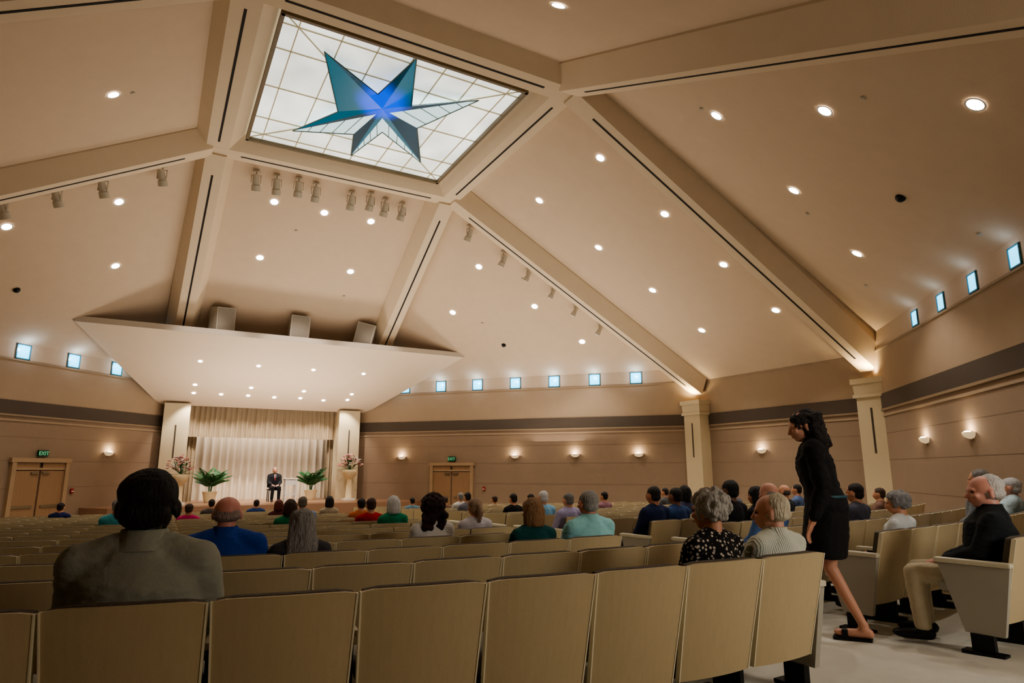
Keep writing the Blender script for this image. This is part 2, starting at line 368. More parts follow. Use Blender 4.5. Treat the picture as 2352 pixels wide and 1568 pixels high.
for i, (px, py, w_) in enumerate(((38, 665, 'left of the canopy'), (1157, 792, 'right of the canopy'), (2069, 453, 'in the upper right ceiling'))):
    hh = hit_ceiling(px, py)
    if hh: m = MB(); m.ell((0, 0, 0), .085, seg=12); o = m.build('ceiling_camera', M_metal, smooth=True); o.location = hh[0]; tag(o, 'small dark round dome fixture %s' % w_, 'ceiling fixture')
for i, (px, py) in enumerate(((304, 213), (1612, 250), (1983, 225), (2250, 537), (1855, 490), (1990, 655), (1480, 385), (1108, 742), (1200, 640), (680, 530), (790, 680))):
    hh = hit_ceiling(px, py)
    if hh: m = MB(); m.ell((0, 0, 0), (.05, .05, .03), seg=10); o = m.build('sprinkler', M_fix, smooth=True); o.location = hh[0]; tag(o, 'tiny grey ceiling sprinkler, one of several dotted over the panels', 'sprinkler', 'ceiling sprinklers')
# ------------------------------------------------------------------ track spotlights
def make_track():
    t = thing('track_spotlight', '', 'spotlight', group='theatre spotlights under the ceiling')
    MB().box((0, 0, -.02), (.16, .12, .05), bev=.01).build('mount', M_fix, t)
    m = MB(); m.tube((0, 0, 0), (0, 0, -.16), .02); m.box((-.13, 0, -.27), (.015, .04, .26)); m.box((.13, 0, -.27), (.015, .04, .26)); m.box((0, 0, -.15), (.27, .04, .015)); m.build('yoke', M_fix, t)
    d = Vector((0, .55, -1)).normalized(); c = Vector((0, 0, -.36)); m = MB(); m.tube(c-d*.22, c+d*.08, .085, .1, 16); m.tube(c+d*.08, c+d*.24, .12, .125, 16); m.build('lamp_body', M_fix, t, smooth=False)
    m = MB(); m.tube(c+d*.235, c+d*.245, .105, .105, 16); m.build('lens', M_white, t)
    return t
TRK = [((590, 392), 's'), ((637, 402), 's'), ((687, 408), 's'), ((727, 420), 's'), ((808, 440), 's'), ((852, 442), 's'), ((885, 456), 's'), ((924, 466), 's'), ((375, 380), 'l'), ((240, 405), 'l'), ((135, 425), 'l'), ((12, 450), 'l'), ((1078, 518), 'r'), ((1156, 577), 'r'), ((1212, 617), 'r'), ((1268, 657), 'r'), ((1320, 698), 'r'), ((1376, 742), 'r')]
wh = {'s': 'above the stage, beneath the skylight', 'l': 'in the row along the left beam', 'r': 'in the row along the right beam'}
cnt = {'s': 0, 'l': 4, 'r': 0}; first = None
for (px, py), g in TRK:
    hh = hit_ceiling(px, py)
    if not hh: continue
    if g == 'l': cnt[g] -= 1; i = cnt[g]
    else: i = cnt[g]; cnt[g] += 1
    rz = math.atan2(-(0-hh[0].x), 12-hh[0].y)
    lab = 'beige theatre spotlight, %s from the left %s' % (ORD[i], wh[g])
    if first is None: first = make_track(); o = first; o.location = hh[0]; o.rotation_euler = (0, 0, rz); o['label'] = lab
    else: o = dup(first, hh[0], rz, lab)
    k = {'s': .92, 'l': .88, 'r': .70 if i > 1 else .85}[g]; o.scale = (k, k, k)
for x in (-3, 0, 3): spot((x, 4.5, 8.2), (-x*.3, 8.2, -7.6), 1100, (1, .91, .84), .62, .15, name='stage_spot')
# ------------------------------------------------------------------ canopy + speakers
YF, YR, XFL, XFR, XR, ZF, ZR = 8.62, 12.95, 6.12, 6.22, 3.75, 5.46, 3.56
cn = thing('stage_canopy', 'large cream trapezoid acoustic canopy sloping over the stage', 'canopy', (0, YF, ZF))
o_ = Vector((0, YF, ZF))
mb = MB(); mb.prism([Vector((-XFL, YF, ZF))-o_, Vector((XFR, YF, ZF))-o_, Vector((XR, YR, ZR))-o_, Vector((-XR, YR, ZR))-o_], (0, 0, .14)); mb.build('reflector_panel', mat('canopy_plaster', S(220, 202, 178), .8, bump=.1, var=.03), cn)
MB().box(((XFR-XFL)/2, -.02, .07), (XFL+XFR, .05, .17)).build('front_fascia', mat('fascia_grey', S(186, 174, 158), .6, var=.03), cn)
cP = Vector((0, YF, ZF)); cN = Vector((XFR, YF, ZF))-cP; cN = cN.cross(Vector((0, YR-YF, ZR-ZF))).normalized(); cN = cN if cN.z < 0 else -cN
CL = [(460, 829), (594, 840), (720, 849), (835, 858), (448, 883), (577, 890), (698, 898), (808, 905), (445, 902), (508, 905), (570, 908), (630, 912), (690, 914), (743, 919), (798, 918)]
for i, (px, py) in enumerate(CL):
    h = hit(px, py, cP, cN)
    make_dl(h, cN, .085, 'small downlight under the canopy, %s of the %s row' % (ORD[i if i < 4 else (i-4 if i < 8 else i-8)], 'front' if i < 4 else ('middle' if i < 8 else 'rear')), 'small downlights under the stage canopy')
    if i >= 8: spot(h-ZZ*.1, (0, .3, -1), 170, (1, .90, .80), 1.5, .05)
for (px, py, tl, lab) in ((508, 745, -.25, 'left white box loudspeaker on the canopy, turned left'), (682, 766, 0, 'middle white box loudspeaker on the canopy, facing front'), (832, 780, .55, 'right white box loudspeaker on the canopy, tilted over')):
    h = hit(px, py, (0, YF+.45, 0), Vector((0, 1, 0)))
    zc = ZF+.16-.45*(ZF-ZR)/(YR-YF)
    t = thing('loudspeaker', lab, 'loudspeaker', (h.x, YF+.45, zc+.02), rz={-.25: .5, 0: .1, .55: -.5}[tl], group='loudspeakers on the canopy')
    R = Matrix.Rotation(.16, 3, 'X') @ Matrix.Rotation(tl*.45, 3, 'Y')
    MB().prism([R @ Vector(p) for p in ((-.32, -.26, .12), (.32, -.26, .12), (.24, .3, .12), (-.24, .3, .12))], R @ Vector((0, 0, .86))).build('cabinet', M_spk, t)
    MB().box(R @ Vector((0, -.27, .55)), (.56, .015, .78), R).build('grille', mat('grille_grey', S(150, 142, 130), .9, bump=.6, bscale=200), t)
    MB().box((0, 0, .06), (.2, .2, .16)).build('mounting_foot', M_metal, t)
# ------------------------------------------------------------------ stage
ZS = .12
mb = MB(); mb.prism([(-4.8, 9.9, -1.1), (4.8, 9.9, -1.1), (5.9, 11.2, -1.1), (4.1, 13.0, -1.1), (4.1, 16, -1.1), (-4.1, 16, -1.1), (-4.1, 13.0, -1.1), (-5.9, 11.2, -1.1)], (0, 0, 1.1+ZS)); 
o = mb.build('floor_stage', M_stagew, kind='structure')
def curtain(x0, x1, y, z0, z1, amp, wl, name, m, parent=None, seed=0):
    mb = MB(); n = int((x1-x0)/wl*8); rows = [0, .15, .4, .7, 1]; V = []
    for k, r in enumerate(rows):
        row = []
        for i in range(n+1):
            x = x0+(x1-x0)*i/n; yy = y+amp*(.6+.4*r)*math.sin(2*PI*i/8+.6*math.sin(i*.11+seed))+.3*amp*math.sin(i*.37+r*2)
            row.append(mb.bm.verts.new((x, yy, z1+(z0-z1)*r)))
        V.append(row)
    for a, b in zip(V, V[1:]):
        for i in range(n): mb.bm.faces.new((a[i], a[i+1], b[i+1], b[i]))
    return mb.build(name, m, parent, smooth=True)
tag(curtain(-2.85, 2.85, 14.6, ZS, 3.5, .10, .28, 'stage_curtain', M_curt, seed=1), 'tall pleated cream curtain hanging across the back of the stage', 'curtain')
tag(curtain(-2.85, 2.85, 13.25, 2.45, 3.58, .05, .18, 'valance', M_curt2, seed=2), 'pleated beige valance across the top of the stage opening', 'curtain')
tag(curtain(-2.88, -2.4, 13.6, ZS, 3.5, .06, .13, 'side_curtain', M_curt2, seed=3), 'narrow gathered beige curtain at the left of the stage opening', 'curtain')
tag(curtain(2.4, 2.88, 13.6, ZS, 3.5, .06, .13, 'side_curtain', M_curt2, seed=4), 'narrow gathered beige curtain at the right of the stage opening', 'curtain')
random.seed(11)
def on_stage(px, y): h = hit(px, 1150, (0, y, 0), Vector((0, 1, 0))); return h.x
M_leaf = mat('palm_leaf', S(50, 100, 56), .5, var=.3, vscale=8); M_pot = mat('pot_cream', S(225, 205, 165), .5, var=.05)
def palm(x, y, lab, H=1.0):
    t = thing('potted_palm', lab, 'plant', (x, y, ZS), group=None)
    MB().loft([((0, 0, z), (r, 0, 0), (0, r, 0)) for z, r in ((0, .16), (.05, .18), (.3, .23), (.36, .25), (.38, .25), (.38, .2))], 18).build('pot', M_pot, t, smooth=False)
    mb = MB()
    for k in range(6): mb.tube((.03*math.cos(k), .03*math.sin(k), .3), (.08*math.cos(k*1.1), .08*math.sin(k*1.1), .75), .014, .008, 6)
    mb.build('stem', M_leaf, t)
    mb = MB()
    for k in range(20):
        a = 2*PI*k/20+random.uniform(-.2, .2); L = random.uniform(.7, 1.0)*H; e = random.uniform(.65, 1.35); prev = None
        for i in range(1, 15):
            s = i/14; r = L*s*math.cos(e*(1-.4*s)); z = .5+L*math.sin(e)*s*1.35-.55*s*s*L*.9
            c = Vector((r*math.cos(a), r*math.sin(a), z))
            if prev is not None:
                mb.tube(prev, c, .006, .005, 4); d = (c-prev).normalized(); sd = d.cross(ZZ).normalized(); ll = .27*math.sin(PI*min(1, s*.9+.12))
                for g in (-1, 1):
                    tip = c+(sd*g*.8+d*.6-ZZ*.35)*ll; mb.poly([c, c+d*.03+sd*g*ll*.3, tip, c-d*.022+sd*g*ll*.3-ZZ*.02])
            prev = c
    mb.build('foliage', M_leaf, t)
palm(on_stage(480, 12.5), 12.5, 'potted green palm at the left side of the stage', .92); palm(on_stage(712, 13.0), 13.0, 'potted green palm right of the seated speaker on stage', .95)
M_pk = mat('petal_pink', S(215, 136, 132), .6, var=.2, vscale=20); M_wp = mat('petal_white', S(236, 222, 212), .6, var=.1, vscale=20); M_pu = mat('petal_wine', S(140, 60, 74), .6, var=.2, vscale=20)
def flowers(x, y, hp, lab1, lab2):
    t = thing('flower_urn', lab1, 'urn', (x, y, ZS))
    secs = [(0, .19), (.05, .19), (.09, .13), (hp-.42, .1), (hp-.34, .12), (hp-.25, .22), (hp-.1, .27), (hp-.05, .28), (hp, .24)]
    MB().loft([((0, 0, z), (r, 0, 0), (0, r, 0)) for z, r in secs], 20).build('urn_body', M_pot, t, smooth=True)
    MB().box((0, 0, .03), (.42, .42, .06)).build('plinth', M_white, t)
    f = thing('flower_arrangement', lab2, 'flowers', (x, y, ZS+hp))
    for nm, m, cnt_, sz in (('pink_blossoms', M_pk, 34, .055), ('white_blossoms', M_wp, 34, .055), ('wine_blossoms', M_pu, 18, .05)):
        mb = MB()
        for k in range(cnt_):
            th = random.uniform(0, 2*PI); ph = random.uniform(.0, 1.45); r = random.uniform(.25, .5)
            c = Vector((r*math.sin(ph)*math.cos(th), r*math.sin(ph)*math.sin(th), .08+r*math.cos(ph)*1.15))
            for j in range(5):
                d = Vector((math.cos(j*1.257), math.sin(j*1.257), .3)); mb.ell(c+d*sz*.55, (sz*.5, sz*.5, sz*.28), seg=6)
        mb.build(nm, m, f, smooth=True)
    mb = MB()
    for k in range(60):
        th = random.uniform(0, 2*PI); ph = random.uniform(.1, 1.6); r = random.uniform(.3, .58); d = Vector((math.sin(ph)*math.cos(th), math.sin(ph)*math.sin(th), math.cos(ph))); e = d*r
        mb.tube((0, 0, 0), e, .005, .003, 4); sd = d.cross(ZZ).normalized()*.03; mb.poly([e-d*.14, e-d*.06+sd, e+d*.03, e-d*.06-sd])
    mb.build('stems_and_leaves', M_leaf, f)
flowers(on_stage(408, 11.3), 11.3, 1.0, 'white pedestal urn by the left stage column', 'tall pink and white flower arrangement by the left stage column')
flowers(on_stage(800, 12.0), 12.0, 1.15, 'cream pedestal urn by the right stage column', 'tall pink and white flower arrangement by the right stage column')
tx, ty = on_stage(664, 11.7), 11.7
t = thing('side_table', 'small white side table beside the seated speaker on stage', 'table', (tx, ty, ZS))
MB().box((0, 0, .82), (.46, .42, .04), bev=.01).build('tabletop', M_white, t)
for a in (-1, 1):
    for b in (-1, 1): MB().box((a*.18, b*.17, .40), (.05, .05, .80)).build('leg', M_white, t)
MB().box((0, 0, .70), (.38, .36, .20)).build('apron', M_white, t); MB().box((0, 0, .25), (.36, .34, .03)).build('lower_shelf', M_white, t)
# ------------------------------------------------------------------ doors, exit signs, sconces
def wallpt(nm, px, py): A, B, u, n = WALLS[nm]; return hit(px, py, A, n)
dn = 0
for nm, x0, x1, ytop in (('wall_front_left', 25, 156, 1052), ('wall_front_right', 991, 1088, 1062)):
    A, B, u, n = WALLS[nm]; p0 = wallpt(nm, x0, ytop); p1 = wallpt(nm, x1, ytop); W = (p1-p0).length; mid = (p0+p1)/2; zt = mid.z
    zb = fz(mid.y); H = zt-zb; dn += 1
    X = Vector((n.y, -n.x, 0)); rz = math.atan2(X.y, X.x)
    d = thing('door_%d' % dn, None, None, (mid.x, mid.y, zb), rz, kind='structure')
    mb = MB(); mb.box((-W/2+.05, .05, H/2), (.12, .12, H)); mb.box((W/2-.05, .05, H/2), (.12, .12, H)); mb.box((0, .05, H-.06), (W+.1, .14, .12)); mb.box((0, .04, H-.3), (W-.1, .06, .06)); mb.build('door_frame', mat('door_frame_wood', S(168, 142, 112), .5, var=.1), d)
    for k in (-1, 1):
        MB().box((k*(W/4-.02), .03, (H-.35)/2), (W/2-.1, .05, H-.36), bev=.004).build('door_leaf', M_wood, d)
        MB().box((k*(W/4), .075, 1.0), (W/2-.25, .03, .06)).build('push_bar', mat('bar_metal', S(150, 140, 120), .3, .8), d)
        MB().box((k*.17, .075, H-.42), (.22, .04, .06)).build('door_closer', mat('bar_metal', S(150, 140, 120), .3, .8), d)
        MB().box((k*(W/4-.02), .06, H-.2), (W/2-.14, .012, .14)).build('transom_panel', M_wood, d)
    e = thing('exit_sign', 'green lit EXIT sign above the %s double doors' % ('left' if dn == 1 else 'right'), 'exit sign', mid+n*.06+ZZ*.04, rz)
    MB().box((0, 0, .10), (.31, .06, .185), bev=.01).build('sign_housing', M_green, e)
    fc = bpy.data.curves.new('exit_text', 'FONT'); fc.body = 'EXIT'; fc.size = .15; fc.align_x = 'CENTER'; fc.extrude = .004
    tmp = bpy.data.objects.new('tmp', fc); COL.objects.link(tmp); bpy.context.view_layer.update()
    me = bpy.data.meshes.new_from_object(tmp.evaluated_get(bpy.context.evaluated_depsgraph_get())); bpy.data.objects.remove(tmp)
    me.materials.clear(); lo = link('sign_letters', me, M_exit, e); lo.rotation_euler = (PI/2, 0, PI); lo.location = (0, .036, .048)
SCN = [('wall_front_left', 249, 1038), ('wall_front_right', 923, 1048), ('wall_front_right', 1183, 1045), ('wall_front_right', 1321, 1042), ('wall_front_right', 1467, 1041), ('wall_right', 1750, 1032), ('wall_back_right', 2128, 1005), ('wall_back_right', 2231, 992)]
labs = ['glowing half-bowl wall sconce on the left wall near the stage', 'glowing wall sconce nearest the right stage column', 'glowing wall sconce right of the double doors', 'glowing wall sconce, third from the stage on the right-hand wall', 'glowing wall sconce nearest the first free column', 'glowing wall sconce between the two right columns', 'smaller glowing wall sconce just right of the last column', 'glowing wall sconce at the far right above the seated man']
for (nm, px, py), lab in zip(SCN, labs):
    A, B, u, n = WALLS[nm]; h = wallpt(nm, px, py); X = Vector((n.y, -n.x, 0)); rz = math.atan2(X.y, X.x)
    t = thing('wall_sconce', lab, 'wall lamp', h, rz, group='wall sconces')
    mb = MB(); ring = []; k_ = .82
    for j in range(7):
        ph = j/6*PI/2; ring.append([mb.bm.verts.new((k_*.2*math.cos(a)*math.sin(ph+.02), k_*.18*math.sin(a)*math.sin(ph+.02), -k_*.15*math.cos(ph))) for a in [PI*i/12 for i in range(13)]])
    for a, b in zip(ring, ring[1:]):
        for i in range(12): mb.bm.faces.new((a[i], a[i+1], b[i+1], b[i]))
    mb.build('bowl_shade', mat('sconce_bowl', S(230, 205, 165), .5, emit=(1, .76, .46), es=.45), t, smooth=True)
    MB().box((0, .01, -.06), (.12, .02, .16)).build('back_plate', M_rail, t)
    MB().ell((0, .07, -.0), (.09, .05, .025), seg=10).build('bulb', M_lamp, t, smooth=True)
    l = bpy.data.lights.new('sconce_lamp', 'POINT'); l.energy = 8; l.color = (1, .80, .54); l.shadow_soft_size = .04
    lo = bpy.data.objects.new('sconce_lamp', l); lo.location = h+n*.14+ZZ*.06; COL.objects.link(lo)
for nm, px, py, lab in (('wall_front_left', 163, 1127, 'small red fire alarm pull box beside the left doors'), ('wall_front_right', 1112, 1122, 'small red fire alarm pull box beside the right doors')):
    h = wallpt(nm, px, py); n = WALLS[nm][3]; X = Vector((n.y, -n.x, 0)); t = thing('fire_alarm', lab, 'fire alarm', h, math.atan2(X.y, X.x))
    MB().box((0, .03, 0), (.10, .05, .14), bev=.01).build('alarm_box', M_red, t); MB().box((0, .06, -.01), (.07, .02, .025)).build('pull_handle', M_white, t)
# ------------------------------------------------------------------ chairs
def shellf(u, v):
    z = .22+.59*v; w = .488+.042*v; x = (u-.5)*w
    zt = z-(.010*abs(2*u-1)**8*(v**4)); y = -.165-.135*v-.022*(1-(2*u-1)**2)
    return (x, y, zt)
def padf(u, v):
    z = .40+.414*v; vv = (z-.22)/.59; w = .468+.042*vv; x = (u-.5)*w
    y = -.165-.135*vv-.022*(1-(2*u-1)**2)+.024
    return (x, y, z-(.012*abs(2*u-1)**8*(v**4)))
me_shell = MB().slab(shellf, 12, 5, (0, .022, 0)).mesh('chair_shell', False)
me_edges = []
for u0 in (0, 1):
    mb = MB(); sx = .007 if u0 else -.007
    q = [Vector(shellf(u0, k/6)) for k in range(7)]; prof = [Vector((0, -.003, 0)), Vector((sx, -.003, 0)), Vector((sx, .026, 0)), Vector((0, .026, 0))]
    R_ = [[mb.bm.verts.new(p+o) for o in prof] for p in q]
    for a, b in zip(R_, R_[1:]):
        for i in range(4): mb.bm.faces.new((a[i], a[(i+1) % 4], b[(i+1) % 4], b[i]))
    mb.bm.faces.new(R_[0]); mb.bm.faces.new(R_[-1]); me_edges.append(mb.mesh('chair_edge'))
me_pad = MB().slab(padf, 8, 5, (0, .045, 0)).mesh('chair_pad')
me_cush = MB().box((0, .03, .43), (.47, .44, .09), bev=.03).mesh('chair_cushion', True)
me_pan = MB().box((0, .03, .375), (.44, .40, .025), bev=.008).mesh('chair_pan')
me_arm = MB().box((-.2735, .02, .61), (.055, .34, .03), bev=.01).mesh('chair_arm')
mb = MB(); mb.box((-.2735, .0, .32), (.03, .2, .56)); mb.box((-.2735, .0, .03), (.05, .34, .06)); me_leg = mb.mesh('chair_leg')
mb = MB(); mb.prism([(-.02, -.17, .14), (-.02, .07, .14), (-.02, .20, .60), (-.02, -.25, .60)], (.045, 0, 0)); me_end = mb.mesh('end_panel')
mb = MB(); mb.box((0, -.03, .07), (.05, .14, .14)); mb.box((0, -.03, .012), (.1, .26, .024)); me_foot = mb.mesh('end_foot')
mb = MB(); mb.box((0, -.02, .62), (.07, .48, .035), bev=.01); me_cap = mb.mesh('end_cap')
def row(j, x, side):
    if side < 0: return -10.55+.97*j+(x+.9)**2/28, (x+.9)/14
    return -9.80+.955*j+.10*(x-1.5)+(x-1.5)**2/48, .10+(x-1.5)/24
SEATS = []
for j in range(-1, 19):
    for side in (-1, 1):
        if j < 0 and side < 0: continue
        x = (-.22+.02*j) if side < 0 else (1.56+.02*j)
        i = 0
        while abs(x) < 13:
            xc = x+side*.2735; yc, sl = row(j, xc, side); ph = math.atan(sl)
            nx, ny = -math.sin(ph), math.cos(ph); ox, oy = xc+nx*.30, yc+ny*.30
            x += side*.549*math.cos(ph)
            ok = abs(xc) < 11.3
            for nm in ('wall_front_left', 'wall_front_right', 'wall_right', 'wall_back_right'):
                A, B, u, n = WALLS[nm]
                if (Vector((ox, oy, 0))-A).dot(n) < (.55 if nm == 'wall_back_right' else 1.2): ok = False
            if oy > 8.4 or (abs(ox) < 6.5 and oy > 8.0): ok = False
            if ok:
                p = proj((ox, oy, fz(oy)+.8))
                SEATS.append(dict(j=j, i=i, side=side, x=ox, y=oy, z=fz(oy), ph=ph, p=p, vis=(p[2] > .8 and -170 < p[0] < 2520), occ=False))
                i += 1
            else:
                if i > 0: break
                i += 1
# ------------------------------------------------------------------ people
def remesh(mb, vox, sm=3, name='m', disp=0, fs=(9, 9, 9)):
    bmesh.ops.recalc_face_normals(mb.bm, faces=mb.bm.faces[:])
    me = bpy.data.meshes.new('raw'); mb.bm.to_mesh(me); mb.bm.free(); o = bpy.data.objects.new('tmp', me); COL.objects.link(o)
    m = o.modifiers.new('r', 'REMESH'); m.mode = 'VOXEL'; m.voxel_size = vox; m.use_smooth_shade = True
    s = o.modifiers.new('s', 'SMOOTH'); s.iterations = sm; s.factor = .5
    bpy.context.view_layer.update(); dg = bpy.context.evaluated_depsgraph_get(); out = bpy.data.meshes.new_from_object(o.evaluated_get(dg)); out.name = name
    bpy.data.objects.remove(o); bpy.data.meshes.remove(me)
    if disp:
        nrm = [v.normal.copy() for v in out.vertices]
        for v, nn in zip(out.vertices, nrm):
            q = Vector((v.co.x*fs[0], v.co.y*fs[1], v.co.z*fs[2])); r = noise.noise(q); v.co += nn*disp*(r+.5*(1-2*abs(noise.noise(q*2.1+Vector((r, 3, 1))))))
    for p in out.polygons: p.use_smooth = True
    return out
def joints_seated(f=0):
    J = dict(pel=(0, .0, .53), neck=(0, -.06, 1.0), head=(0, -.035, 1.128))
    sw = .155 if f else .182
    for s, n in ((-1, 'l'), (1, 'r')):
        J['sh'+n] = (s*sw, -.06, .915); J['el'+n] = (s*(sw+.03), .03, .69); J['wr'+n] = (s*.12, .24, .60); J['hd'+n] = (s*.07, .31, .585)
        J['hip'+n] = (s*.09, .03, .52); J['kn'+n] = (s*.11, .44, .50); J['an'+n] = (s*.12, .42, .09); J['to'+n] = (s*.13, .56, .045)
    return {k: Vector(v) for k, v in J.items()}
def torso(mb, J, g, f):
    a, b = J['pel'], J['neck']; d = (b-a); sd = (J['shr']-J['shl']).normalized(); fr = d.normalized().cross(sd); fr = -fr if fr.y < 0 else fr
    if f: S_ = [(-.12, .14, .11), (0, .165, .12), (.3, .13, .1), (.6, .145, .115), (.76, .155, .1), (.88, .10, .08), (1.0, .06, .055)]
    else: S_ = [(-.12, .14, .11), (0, .165, .125), (.3, .155, .12), (.6, .17, .125), (.76, .176, .115), (.88, .12, .09), (1.0, .065, .06)]
    mb.loft([(a+d*t+fr*(.015 if .2 < t < .8 else 0), sd*(rx+g), fr*(ry+g)) for t, rx, ry in S_], 18)
    for s in 'lr':
        k = -1 if s == 'l' else 1
        c = a+d*.84+sd*(.05*k); mb.cap(c, J['sh'+s], .062+g, .053+g)
        mb.cap(a+d*.955+sd*(.028*k), J['sh'+s]-ZZ*.004, .048+g*.6, .052+g)
    return sd, fr
def limb_arm(mb, J, g, upto=1.0, f=0):
    k = .88 if f else 1
    for s in 'lr':
        mb.cap(J['sh'+s], J['el'+s], .054*k+g, .042*k+g)
        if upto > .5: e = J['el'+s].lerp(J['wr'+s], (upto-.5)*2); mb.cap(J['el'+s], e, .043*k+g, (.03+.012*(1-upto)*2)*k+g)
def hands(mb, J):
    for s in 'lr':
        w = J['wr'+s]; h = J['hd'+s]; d = (h-w).normalized(); sd = d.cross(ZZ); sd = sd.normalized() if sd.length > .1 else Vector((1, 0, 0)); inn_ = -1 if s == 'r' else 1
        nrm = sd.cross(d).normalized(); mb.cap(w, w+d*.03, .028, .026); R = Matrix((sd, d, nrm)).transposed()
        mb.ell(w+d*.065, (.041, .052, .017), R)
        for i, L in enumerate((.066, .076, .072, .056)):
            b0 = w+d*.105+sd*inn_*(.03-.02*i)*1.0; b1 = b0+d*L*.55-nrm*.006; b2 = b1+(d*.8-nrm*.6).normalized()*L*.5; mb.cap(b0, b1, .0095, .0088, 8); mb.cap(b1, b2, .0088, .0075, 8)
        b0 = w+d*.035+sd*inn_*.032; b1 = b0+(d+sd*inn_*.9).normalized()*.04; b2 = b1+(d+sd*inn_*.1).normalized()*.032; mb.cap(b0, b1, .013, .011, 8); mb.cap(b1, b2, .011, .009, 8)
def legs(mb, J, g, upto=1.0):
    for s in 'lr':
        mb.cap(J['hip'+s], J['kn'+s], .085+g, .057+g); e = J['kn'+s].lerp(J['an'+s], upto); mb.cap(J['kn'+s], e, .055+g, .055-.018*upto+g*1.2)
def feet(mb, J, g=0, sides='lr'):
    for s in sides:
        a, t = J['an'+s], J['to'+s]; d = (t-a); d.z = 0; d.normalize()
        mb.cap(a-d*.03+ZZ*(t.z+.01-a.z), t-d*.02, .038+g, .034+g); mb.cap(a, a-ZZ*.03, .038+g, .04+g)
        mb.ell(t, (.042+g, .05+g, .028+g))
def headM(J, yaw=0, pitch=0, hs=1.0): return Matrix.Translation(J['head']) @ Matrix.Rotation(yaw, 4, 'Z') @ Matrix.Rotation(pitch, 4, 'X') @ Matrix.Diagonal((hs, hs, hs, 1))
def head(mb, J, H):
    p = lambda v: H @ Vector(v); R = H.to_3x3()
    mb.cap(J['neck']-ZZ*.02, p((0, -.02, -.05)), .058, .052)
    mb.ell(p((0, -.008, .022)), (.076, .096, .086), R, 20); mb.ell(p((0, .026, -.035)), (.061, .068, .072), R, 18); mb.ell(p((0, .045, -.083)), (.038, .036, .028), R)
    mb.ell(p((0, .083, .012)), (.05, .012, .012), R)
    mb.cap(p((0, .09, -.002)), p((0, .108, -.038)), .009, .014, 8); mb.ell(p((0, .088, -.068)), (.024, .012, .008), R)
    for s in (-1, 1):
        mb.ell(p((s*.079, -.008, -.018)), (.010, .021, .032), R @ Matrix.Rotation(s*-.3, 3, 'Z')); mb.ell(p((s*.04, .07, -.03)), (.022, .02, .018), R)
def hair_mesh(st, H, vox):
    p = lambda v: H @ Vector(v); R = H.to_3x3(); mb = MB(); rnd = random.Random(5); disp = 0; fs = (14, 14, 9)
    if st == 'short':
        mb.ell(p((0, -.020, .032)), (.080, .093, .084), R, 20); mb.ell(p((0, -.05, -.025)), (.070, .056, .055), R); disp = .006
    elif st == 'bald':
        mb.ell(p((0, -.030, -.022)), (.0800, .0765, .044), R, 20); mb.ell(p((0, -.03, -.0)), (.0775, .073, .05), R, 20); disp = .003
    elif st == 'combed':
        mb.ell(p((0, -.03, -.01)), (.084, .083, .05), R, 20); mb.ell(p((0, -.035, .04)), (.076, .078, .078), R, 16); disp = .007
    elif st == 'bob':
        mb.ell(p((0, -.018, .036)), (.092, .103, .088), R, 20); mb.loft([(p((0, -.035, z)), R @ Vector((a, 0, 0)), R @ Vector((0, b, 0))) for z, a, b in ((.03, .094, .088), (-.04, .098, .088), (-.1, .096, .082), (-.13, .082, .068))], 18); disp = .008; fs = (22, 22, 5)
    elif st == 'long':
        mb.ell(p((0, -.018, .034)), (.088, .102, .086), R, 20); mb.loft([(p((0, y, z)), R @ Vector((a, 0, 0)), R @ Vector((0, b, 0))) for z, a, b, y in ((.03, .09, .088, -.03), (-.07, .1, .08, -.045), (-.16, .115, .06, -.07), (-.24, .11, .045, -.085), (-.27, .08, .03, -.09))], 18); disp = .012; fs = (24, 24, 4)
    elif st == 'wavy':
        mb.ell(p((0, -.018, .028)), (.086, .098, .086), R, 20); mb.loft([(p((0, y, z)), R @ Vector((a, 0, 0)), R @ Vector((0, b, 0))) for z, a, b, y in ((.02, .088, .082, -.035), (-.05, .1, .076, -.05), (-.11, .1, .068, -.065), (-.15, .086, .052, -.07), (-.17, .06, .035, -.075))], 18)
        for q in range(130):
            th = rnd.uniform(PI*.98, PI*2.02); z = rnd.uniform(-.18, .05); mb.ell(p((.096*math.cos(th), -.045+.085*math.sin(th), z)), rnd.uniform(.014, .026), R, 8)
        disp = .014; fs = (18, 18, 14)
    elif st in ('curly', 'bigcurly'):
        k = 1.0 if st == 'curly' else 1.15
        mb.ell(p((0, -.02, .03)), (.088*k, .1*k, .09*k), R, 16)
        for q in range(150 if st == 'curly' else 190):
            th = rnd.uniform(0, 2*PI); ph = math.acos(rnd.uniform(-.75, 1)); c = Vector((.09*k*math.sin(ph)*math.cos(th), -.02+.1*k*math.sin(ph)*math.sin(th), .028+.092*k*math.cos(ph)))
            if c.y > .045 and c.z < .05: continue
            mb.ell(p(c), rnd.uniform(.014, .024)*k, R, 8)
        if st == 'bigcurly':
            for q in range(70):
                c = Vector((rnd.uniform(-.11, .11), rnd.uniform(-.11, -.02), rnd.uniform(-.2, -.03))); mb.ell(p(c), rnd.uniform(.025, .04), R, 8)
        disp = .004
    elif st == 'ponytail':
        mb.ell(p((0, -.016, .03)), (.082, .098, .084), R, 18); mb.ell(p((0, -.04, -.02)), (.076, .07, .07), R)
        mb.cap(p((0, -.12, .02)), p((0, -.15, -.05)), .028, .034); mb.cap(p((0, -.15, -.05)), p((0, -.13, -.17)), .034, .014); disp = .006
    return remesh(mb, vox, 2, 'hair', disp, fs)
def hairmat(c):
    return mat('hair_%d_%d_%d' % c, S(*c), .6, bump=1.0, bscale=110, var=.45, vscale=80, stretch=(1, 1, .2))
def cloth(c): return mat('cloth_%d_%d_%d' % c, S(*c), .92, bump=.7, bscale=11, var=.12, vscale=12)
